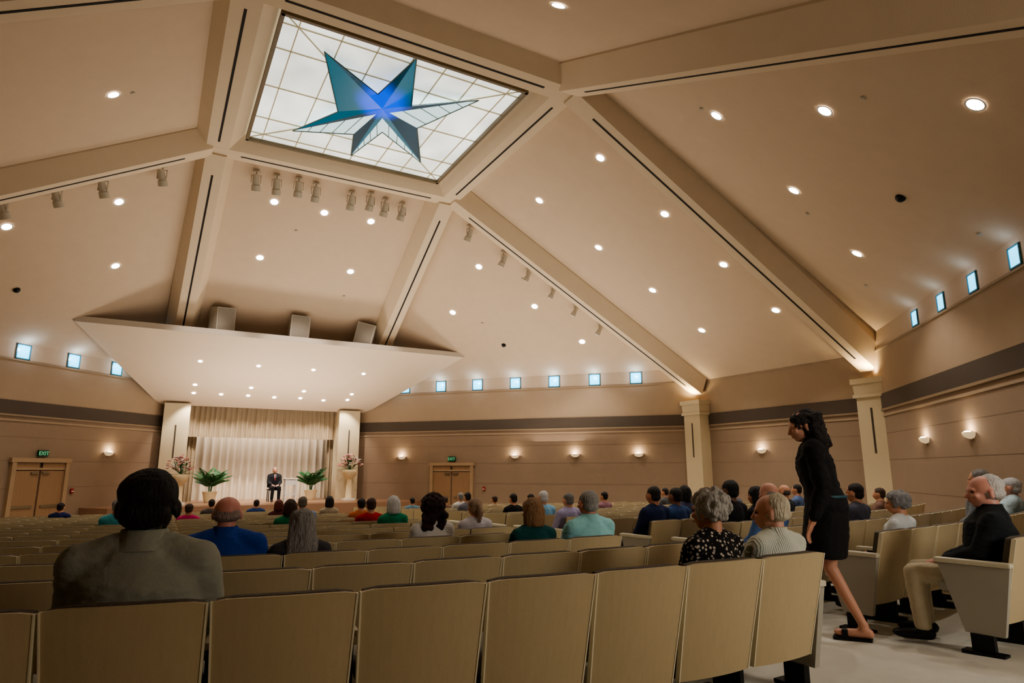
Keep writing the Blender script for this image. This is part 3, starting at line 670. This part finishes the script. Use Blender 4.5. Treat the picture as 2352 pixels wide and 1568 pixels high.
def skin(c): return mat('skin_%d_%d_%d' % c, S(*c), .5, bump=.05, bscale=60, var=.06, vscale=15)
def pattern_mat(kind):
    m = mat('blouse_'+kind, (.5, .5, .5), .9)
    nt = m.node_tree; b = nt.nodes['Principled BSDF']; tc = nt.nodes.new('ShaderNodeTexCoord')
    if kind == 'print': v = nt.nodes.new('ShaderNodeTexVoronoi'); v.inputs['Scale'].default_value = 42; o = v.outputs['Distance']
    else: v = nt.nodes.new('ShaderNodeTexWave'); v.inputs['Scale'].default_value = 22; v.inputs['Distortion'].default_value = .6; o = v.outputs['Fac']
    nt.links.new(tc.outputs['Object'], v.inputs['Vector']); r = nt.nodes.new('ShaderNodeValToRGB'); nt.links.new(o, r.inputs[0]); nt.links.new(r.outputs[0], b.inputs['Base Color'])
    if kind == 'print': r.color_ramp.elements[0].position = .30; r.color_ramp.elements[0].color = (*S(205, 195, 180), 1); r.color_ramp.elements[1].position = .38; r.color_ramp.elements[1].color = (*S(18, 16, 18), 1)
    else: r.color_ramp.elements[0].position = .2; r.color_ramp.elements[0].color = (*S(150, 160, 140), 1); r.color_ramp.elements[1].position = .45; r.color_ramp.elements[1].color = (*S(232, 232, 220), 1)
    return m
CACHE = {}
def get(key, fn):
    if key not in CACHE: CACHE[key] = fn()
    return CACHE[key]
def person_meshes(J, key, f, lod, yaw, pitch, sleeve, H):
    vox = {0: .0085, 1: .014, 2: .024}[lod]; g = {0: .02, 1: .018, 2: .016}[lod]
    def body():
        mb = MB(); torso(mb, J, 0, f); limb_arm(mb, J, 0, 1, f); hands(mb, J); legs(mb, J, 0); feet(mb, J); head(mb, J, H); return remesh(mb, vox, 2, 'body')
    def shirt():
        mb = MB(); torso(mb, J, g, f); limb_arm(mb, J, g, sleeve, f)
        if lod == 0:
            # cloth back spanning shoulder to shoulder and falling to the seat, so the back reads as one loose panel
            w = (.155 if f else .185)
            mb.loft([(Vector((0, -.058, z)), Vector((w*k+g, 0, 0)), Vector((0, d_+g, 0))) for z, k, d_ in ((.48, .95, .125), (.62, .97, .128), (.74, 1.0, .125), (.84, 1.0, .11), (.90, .93, .088), (.945, .70, .068), (.985, .45, .058))], 22)
        return remesh(mb, max(vox, .0095), 12, 'shirt', .007 if lod == 0 else (.006 if lod == 1 else 0), (6, 6, 14))
    def trous():
        mb = MB(); legs(mb, J, .014, .93); mb.ell(J['pel'], (.165, .135, .12)); return remesh(mb, max(vox, .012), 3, 'trousers', .004)
    def shoe(s):
        mb = MB(); feet(mb, J, .006, s); return remesh(mb, .012, 1, 'shoe')
    return (get(key+('body',), body), get((key[0], f, lod, sleeve, 'shirt'), shirt), get((key[0], f, lod, 'tr'), trous), get((key[0], f, 'shl'), lambda: shoe('l')), get((key[0], f, 'shr'), lambda: shoe('r')))
def add_person(loc, rz, scale, lab, f=0, lod=2, hair='short', hc=(90, 80, 70), sk=(205, 150, 120), shirt=(120, 130, 150), tr=(60, 60, 66), yaw=0, pitch=0, sleeve=.7, shirtm=None, hs=1.0, collar=False):
    J = joints_seated(f)
    if lod == 2: yaw = 0
    H = headM(J, yaw, pitch, hs)
    b, s, t, sh1, sh2 = person_meshes(J, ('seated', f, lod, round(yaw, 2), round(pitch, 2), hs), f, lod, yaw, pitch, sleeve, H)
    p = thing('person', lab, 'person', loc, rz); p.scale = scale if hasattr(scale, '__len__') else (scale,)*3
    link('body', b, skin(sk), p, objmat=True); link('shirt', s, shirtm or cloth(shirt), p, objmat=True); link('trousers', t, cloth(tr), p, objmat=True)
    link('shoe', sh1, M_metal, p, objmat=True); link('shoe', sh2, M_metal, p, objmat=True)
    if hair: link('hair', get(('hair', hair, lod, round(yaw, 2), round(pitch, 2), hs), lambda: hair_mesh(hair, H, {0: .0065, 1: .01, 2: .018}[lod])), hairmat(hc), p, objmat=True)
    if lod < 2:
        if collar:
            mb = MB(); N = J['neck']; prof = ((-.04, .105), (-.01, .088), (.018, .077), (.034, .073), (.036, .068), (.015, .066), (-.01, .07))
            mb.loft([(N+Vector((0, .004, z)), (r, 0, 0), (0, r*.95, 0)) for z, r in prof], 24, cap=False); mb.build('collar', shirtm or cloth(shirt), p, smooth=True)
        for q in (-1, 1):
            mb = MB(); mb.ell(H @ Vector((q*.031, .0835, -.004)), (.012, .008, .007), H.to_3x3(), 8); mb.build('eye', mat('eye_dark', S(40, 30, 26), .2), p, smooth=True)
        mb = MB(); mb.ell(H @ Vector((0, .1, -.067)), (.022, .004, .004), H.to_3x3(), 8); mb.build('mouth', mat('lips', S(150, 80, 75), .5), p, smooth=True)
    return p
GREY = (150, 148, 145); WHITE = (225, 222, 215); BLACK = (12, 11, 11); BRN = (74, 52, 38); DK = (34, 26, 24); LBR = (150, 115, 80)
PP = [ # px, ytop, head px height, opts
 (352, 1082, 170, dict(lab='large man with short black hair in a grey-beige shirt, nearest the camera', hair='short', hc=BLACK, sk=(22, 16, 14), shirt=(158, 160, 146), lod=0, collar=True, scale=(1.12, 1.1, 1.02), hs=1.2, j=0)),
 (1622, 1128, 95, dict(lab='woman with curly silver hair and a black and white print blouse', f=1, hair='curly', hc=(190, 186, 178), shirt=(40, 40, 40), lod=0, pat='print', j=0, yaw=.2, hs=1.06)),
 (1826, 1135, 90, dict(lab='balding man with combed white hair and a striped shirt, face turned left', hair='combed', hc=(226, 208, 182), sk=(218, 165, 142), shirt=(200, 205, 190), lod=0, pat='stripe', yaw=.6, j=0, collar=True, hs=1.08)),
 (528, 1140, 85, dict(lab='balding man in a bright blue shirt seen from behind', hair='bald', hc=(166, 146, 138), sk=(218, 152, 138), shirt=(40, 76, 164), lod=0, collar=True, scale=(1.14, 1.05, 1.0), hs=1.04, j=2)),
 (685, 1170, 80, dict(lab='woman with long straight grey hair beside the man in blue', f=1, hair='long', hc=(164, 160, 156), shirt=(70, 70, 74), lod=0, j=2)),
 (1216, 1146, 78, dict(lab='woman with a light brown bob and a dark teal top', f=1, hair='bob', hc=(166, 128, 92), shirt=(24, 84, 84), lod=0, j=2)),
 (1342, 1127, 75, dict(lab='grey-haired man in a pale cyan polo shirt at the aisle end', hair='short', hc=(168, 166, 162), sk=(205, 140, 120), shirt=(160, 222, 226), lod=0, collar=True, scale=(1.08, 1.05, 1), j=2)),
 (990, 1140, 75, dict(lab='woman with big dark auburn curls and a white top', f=1, hair='bigcurly', hc=(52, 26, 24), shirt=(228, 226, 222), lod=0, j=3)),
 (2240, 1092, 100, dict(lab='balding man in a dark jacket and khaki trousers at the right aisle end', hair='combed', hc=(215, 210, 205), sk=(215, 156, 138), shirt=(26, 32, 36), tr=(200, 188, 160), lod=0, sleeve=.97, yaw=.4, j=-1, collar=True, scale=(1.12, 1.1, 1), hs=1.1, rot=.3)),
 (2335, 1098, 80, dict(lab='grey-haired person in a pale top at the right edge of the picture', hair='short', hc=(190, 190, 190), sk=(205, 155, 135), shirt=(170, 190, 196), lod=1, j=0, hs=1.2, scale=(1.12, 1.1, 1.0))),
 (2055, 1130, 62, dict(lab='woman with short curly grey hair and a white top, right of the aisle', f=1, hair='curly', hc=(150, 150, 150), shirt=(220, 225, 226), lod=1, yaw=.4)),
 (2238, 1078, 50, dict(lab='grey-haired man seated beyond the balding man in the dark jacket', hair='short', hc=(130, 126, 120), shirt=(120, 125, 130), lod=1)),
 (902, 1140, 50, dict(lab='woman with white hair and a bright green top', f=1, hair='bob', hc=WHITE, shirt=(30, 130, 92), lod=1)),
 (668, 1148, 42, dict(lab='brown-haired woman in green behind the long grey hair', f=1, hair='bob', hc=BRN, shirt=(30, 120, 80), lod=1)),
 (695, 1140, 36, dict(lab='grey-haired man in a light blue shirt', hair='short', hc=(120, 110, 100), shirt=(120, 150, 200), lod=1)),
 (1080, 1143, 50, dict(lab='woman with a fair ponytail and a white patterned top', f=1, hair='ponytail', hc=(170, 142, 118), shirt=(205, 200, 205), lod=1)),
 (1250, 1127, 48, dict(lab='white-haired man in a light blue shirt behind the bob-haired woman', hair='short', hc=(220, 220, 220), shirt=(130, 180, 210), lod=1)),
 (1300, 1132, 42, dict(lab='grey-haired man in a lavender shirt', hair='short', hc=(125, 122, 120), shirt=(165, 158, 190), lod=1)),
 (1175, 1133, 30, dict(lab='dark-haired man in a black jacket in the middle distance', hair='short', hc=DK, shirt=(20, 20, 24), lod=2)),
 (1493, 1117, 48, dict(lab='dark-haired man in a navy shirt beyond the aisle', hair='short', hc=DK, shirt=(24, 38, 74), sk=(180, 120, 90), lod=1)),
 (1543, 1120, 42, dict(lab='dark-haired person in a blue shirt next to the man in navy', hair='short', hc=DK, shirt=(50, 74, 120), sk=(150, 100, 80), lod=1)),
 (1577, 1117, 42, dict(lab='black-haired woman left of the silver curls', f=1, hair='bob', hc=BLACK, shirt=(60, 60, 80), lod=1)),
 (1648, 1103, 56, dict(lab='black-haired man in a black shirt behind the silver curls', hair='short', hc=BLACK, sk=(120, 80, 60), shirt=(20, 20, 26), lod=1, hs=1.06)),
 (1708, 1118, 52, dict(lab='woman with long dark hair and a black top', f=1, hair='long', hc=BLACK, shirt=(24, 22, 26), lod=1)),
 (1748, 1108, 50, dict(lab='balding grey man in a medium blue shirt', hair='bald', hc=GREY, sk=(205, 150, 130), shirt=(86, 120, 176), lod=1)),
 (1803, 1113, 40, dict(lab='bald man in a dark shirt behind the white combed hair', hair='bald', hc=(90, 80, 74), shirt=(40, 44, 54), lod=1)),
 (1962, 1110, 46, dict(lab='dark-haired person just right of the standing woman', hair='short', hc=DK, shirt=(70, 70, 84), lod=1)),
 (2006, 1120, 36, dict(lab='brown-haired person two heads right of the standing woman', hair='short', hc=BRN, shirt=(120, 90, 76), lod=2)),
 (275, 1146, 34, dict(lab='grey-haired person in a turquoise shirt left of the nearest man', hair='short', hc=GREY, shirt=(76, 166, 176), lod=2)),
 (145, 1154, 26, dict(lab='person in a navy shirt near the left doors', hair='short', hc=DK, shirt=(24, 36, 84), lod=2)),
 (438, 1156, 34, dict(lab='person in a hot pink top between the two nearest men', f=1, hair='short', hc=BRN, shirt=(200, 50, 110), lod=2)),
 (488, 1146, 28, dict(lab='dark-haired person in front of the left palm', hair='short', hc=DK, shirt=(90, 80, 76), lod=2)),
 (590, 1147, 26, dict(lab='dark-haired person in blue just below the stage speaker', hair='short', hc=DK, shirt=(46, 70, 120), lod=2)),
 (641, 1148, 28, dict(lab='red-haired woman in front of the white side table', f=1, hair='bob', hc=(110, 50, 34), shirt=(90, 40, 40), lod=2)),
 (756, 1140, 26, dict(lab='dark-haired woman in a cream top right of the right palm', f=1, hair='bob', hc=DK, shirt=(180, 165, 140), lod=2)),
 (829, 1144, 30, dict(lab='dark-haired person in an orange top', hair='short', hc=DK, shirt=(186, 96, 34), lod=2)),
 (851, 1143, 34, dict(lab='dark-haired person in a bright red top', hair='short', hc=BRN, shirt=(176, 32, 34), lod=2)),
 (945, 1142, 26, dict(lab='dark-haired person in light blue right of the green top', hair='short', hc=DK, shirt=(100, 140, 160), lod=2)),
 (1020, 1140, 24, dict(lab='brown-haired person right of the auburn curls', hair='short', hc=BRN, shirt=(130, 100, 80), lod=2)),
 (1055, 1131, 26, dict(lab='person in a white shirt in front of the right doors', hair='short', hc=GREY, shirt=(210, 210, 205), lod=2)),
 (1070, 1130, 24, dict(lab='dark-haired person in grey in front of the right doors', hair='short', hc=DK, shirt=(120, 120, 130), lod=2)),
 (1140, 1138, 22, dict(lab='small distant person in beige right of the doors', hair='short', hc=BRN, shirt=(170, 150, 120), lod=2)),
 (1215, 1134, 26, dict(lab='distant black-haired person above the light brown bob', hair='short', hc=BLACK, shirt=(50, 50, 60), lod=2)),
 (1383, 1129, 26, dict(lab='distant dark-haired person right of the cyan polo', hair='short', hc=DK, shirt=(150, 110, 120), lod=2)),
 (1520, 1120, 24, dict(lab='distant dark-haired person between the two blue shirts', hair='short', hc=DK, shirt=(90, 90, 90), lod=2)),
 (1676, 1115, 30, dict(lab='distant brown-haired person left of the long dark hair', hair='short', hc=BRN, shirt=(110, 110, 120), lod=2)),
 (1828, 1112, 30, dict(lab='distant dark-haired person just left of the standing woman', hair='short', hc=DK, shirt=(90, 110, 150), lod=2)),
]
for px, py, hp, o in PP:
    best = None
    wt = .27*F/hp
    for st in SEATS:
        if st['occ'] or st['p'][2] < .8: continue
        if 'j' in o and (st['j'] != o['j'] or (px > 2000) != (st['side'] > 0)): continue
        hd = Vector((st['x'], st['y'], st['z']+1.18)); q = proj(hd)
        if q[2] < .8: continue
        c = ((q[0]-px)/max(10, 200/q[2]))**2
        if 'j' not in o: c += (math.log(q[2]/wt)/.16)**2+((q[1]-py)/14)**2
        if best is None or c < best[0]: best = (c, st, q)
    c, st, q = best; st['occ'] = True
    tv = Vector((math.cos(st['ph']), math.sin(st['ph']), 0)); P0 = Vector((st['x'], st['y'], st['z']))
    lim = .15 if 'j' in o else .1
    k0 = proj(P0+ZZ*1.2)[0]; k1 = proj(P0+tv*.1+ZZ*1.2)[0]; sh = max(-lim, min(lim, (px-k0)/(k1-k0)*.1 if abs(k1-k0) > 1e-3 else 0)); P0 = P0+tv*sh
    hs = o.get('hs', 1.0); nom = 1.136+.1*hs
    dH = (Vector((P0.x, P0.y, 0))-Vector((CAM.x, CAM.y, 0))); rr = ray(px, py); zt = CAM.z+rr.z*(dH.dot(FH)/rr.dot(FH)); hh = zt-P0.z
    sc = max(.86, min(1.10, hh/nom))
    ss = o.get('scale', (1, 1, 1)); sc3 = (ss[0]*max(sc, .95), ss[1]*max(sc, .95), sc)
    kw = {k: v for k, v in o.items() if k not in ('scale', 'pat', 'j', 'rot')}
    if 'pat' in o: kw['shirtm'] = pattern_mat(o['pat'])
    nv = Vector((-math.sin(st['ph']), math.cos(st['ph']), 0))
    add_person(P0-nv*.01, st['ph']+o.get('rot', 0), sc3, **kw)
# seated speaker on stage with chair
sx, sy = on_stage(627, 12.2), 12.2
t = thing('speaker_chair', 'simple dark chair under the seated speaker on stage', 'chair', (sx, sy, ZS), PI)
MB().box((0, 0, .425), (.46, .44, .05), bev=.015).build('seat', M_metal, t); MB().box((0, -.21, .7), (.44, .03, .4), bev=.01).build('backrest', M_metal, t)
for a in (-1, 1):
    for b in (-1, 1): MB().tube((a*.19, b*.18, 0), (a*.19, b*.18, .41), .016).build('leg', M_metal, t)
sp_ = add_person((sx, sy, ZS), PI, (1, 1, 1), 'man in a dark suit sitting on stage facing the audience', hair='short', hc=(150, 140, 130), shirt=(24, 24, 30), tr=(22, 22, 28), lod=1, sleeve=.97)
MB().prism([(-.035, .083, .98), (.035, .083, .98), (.02, .098, .74), (-.02, .098, .74)], (0, .025, 0)).build('shirt_front', M_white, sp_)
MB().prism([(-.012, .11, .97), (.012, .11, .97), (.016, .125, .76), (-.016, .125, .76)], (0, .012, 0)).build('necktie', mat('tie_red', S(150, 30, 40), .6), sp_)
# standing woman
Jw = dict(pel=(0, 0, .93), neck=(0, .07, 1.39), head=(0, .12, 1.515), shl=(-.15, .045, 1.33), shr=(.15, .045, 1.33), ell=(-.185, .0, 1.07), elr=(.185, -.02, 1.07), wrl=(-.18, .08, .84), wrr=(.18, .05, .84), hdl=(-.17, .115, .75), hdr=(.17, .08, .75),
 hipl=(-.08, .02, .88), hipr=(.08, 0, .88), knl=(-.07, .14, .50), knr=(.07, .03, .49), anl=(-.07, .19, .10), anr=(.07, -.15, .11), tol=(-.07, .34, .045), tor=(.07, .0, .045))
Jw = {k: Vector(v) for k, v in Jw.items()}
Hw = headM(Jw, .40, -.2, 1.04); fl = hit(1930, 1470, (0, 0, fz(-9.8)), ZZ)
dirw = Vector((-RT.x, -RT.y, 0)); dirw = (dirw+FH*.62).normalized(); rzw = math.atan2(-dirw.x, dirw.y)
pw = thing('person', 'woman in black top and knee-length black skirt walking up the aisle', 'person', (fl.x, fl.y, fz(fl.y)), rzw); pw.scale = (1.08, 1.1, 1.1)
mb = MB(); torso(mb, Jw, 0, 1); limb_arm(mb, Jw, 0, 1, 1); hands(mb, Jw); legs(mb, Jw, -.006); feet(mb, Jw, -.004); head(mb, Jw, Hw); link('body', remesh(mb, .0085, 2, 'body'), skin((206, 152, 126)), pw)
mb = MB(); torso(mb, Jw, .022, 1); limb_arm(mb, Jw, .018, .95, 1); link('blouse', remesh(mb, .01, 5, 'blouse', .012, (7, 7, 11)), mat('black_cloth', S(14, 14, 17), .85, bump=.4, bscale=14), pw)
mb = MB(); mb.loft([((0, y, z), (a, 0, 0), (0, b, 0)) for z, a, b, y in ((.98, .15, .125, .01), (.88, .18, .15, .01), (.75, .178, .155, .03), (.62, .158, .15, .045), (.56, .15, .145, .05))], 20); link('skirt', remesh(mb, .012, 3, 'skirt', .008), mat('black_skirt', S(12, 12, 15), .85, bump=.4, bscale=14), pw)
mb = MB(); mb.loft([((0, .005, .985+z), (.164, 0, 0), (0, .143, 0)) for z in (0, .018)], 24); mb.build('belt', mat('belt_blue', S(50, 90, 104), .5), pw, smooth=True)
link('hair', hair_mesh('wavy', Hw, .007), hairmat(DK), pw)
for s in 'lr':
    mb = MB(); a, t_ = Jw['an'+s], Jw['to'+s]; mb.box(Vector((a.x, (a.y+t_.y)/2, .012)), (.09, .25, .022), bev=.008); mb.box(Vector((a.x, t_.y-.03, .045)), (.088, .04, .06), bev=.01); mb.build('sandal', M_metal, pw)
# ------------------------------------------------------------------ place the chairs
vis = sorted([s for s in SEATS if s['vis']], key=lambda s: s['p'][2])
def chair_label(s):
    return 'tan auditorium chair, %s row from the rear, %s seat %s of the aisle' % (ORD[s['j']+1], ORD[s['i']], 'left' if s['side'] < 0 else 'right')
for k, s in enumerate(vis[:300]):
    t = thing('auditorium_chair', chair_label(s), 'chair', (s['x'], s['y'], s['z']), s['ph'], 'rows of auditorium chairs')
    link('back_shell', me_shell, M_shell, t); link('back_cushion', me_pad, M_pad, t); link('seat_cushion', me_cush, M_cush, t)
    if k < 60: link('edge_trim', me_edges[0], M_edge, t); link('edge_trim', me_edges[1], M_edge, t)
    if k < 150:
        link('seat_pan', me_pan, M_shell, t)
        if not (s['side'] > 0 and s['i'] == 0): link('armrest', me_arm, M_arm, t); link('leg', me_leg, M_metal, t)
    if s['i'] == 0:
        x = .29 if s['side'] < 0 else -.29
        for me, m, nm in ((me_end, M_endp, 'end_panel'), (me_cap, M_arm, 'end_armrest'), (me_foot, M_metal, 'foot')):
            o = link(nm, me, m, t); o.location = (x, 0, 0)
rest = vis[300:]
if rest:
    for nm, src, m in (('distant_chair_backs', me_shell, M_shell), ('distant_chair_cushions', me_pad, M_pad)):
        bm = bmesh.new()
        for s in rest:
            b2 = bmesh.new(); b2.from_mesh(src); b2.transform(Matrix.Translation((s['x'], s['y'], s['z'])) @ Matrix.Rotation(s['ph'], 4, 'Z')); tmpm = bpy.data.meshes.new('x'); b2.to_mesh(tmpm); b2.free(); bm.from_mesh(tmpm); bpy.data.meshes.remove(tmpm)
        me = bpy.data.meshes.new(nm); bm.to_mesh(me); bm.free(); o = link(nm, me, m); o['kind'] = 'stuff'; o['label'] = 'far rows of small tan chair %s towards the stage' % ('backs' if 'backs' in nm else 'cushions'); o['category'] = 'chairs'
# ------------------------------------------------------------------ general light
area((3.4, 4.0, 2.3), (0, 0, 1), 13, 7.0, 410, (1, .88, .76))  # added uplight without a fixture, washes the ceiling and upper walls
area((0, 10.2, 1.5), (0, -.15, 1), 6, .8, 190, (1, .88, .77))
area((0, 13.75, 3.35), (0, .45, -1), 5, .5, 90, (1, .91, .84))  # added lamp hidden behind the valance, brightens the curtain
area((4.0, -14.6, 2.3) if False else (2.0, -15.7, 2.5), (.25, 1, -.12), 3, 1.8, 170, (1, .95, .87))  # added unseen fill from behind the camera for the chair backs
spot((4.6, -9.5, 6.3), (-.25, .05, -1), 640, (.92, .96, 1), 1.3, .25, .8)  # added cool fill spot over the right seats, no downlight fixture here
W = bpy.data.worlds.new('world'); SC.world = W; W.use_nodes = True; W.node_tree.nodes['Background'].inputs[0].default_value = (.05, .07, .1, 1); W.node_tree.nodes['Background'].inputs[1].default_value = .3
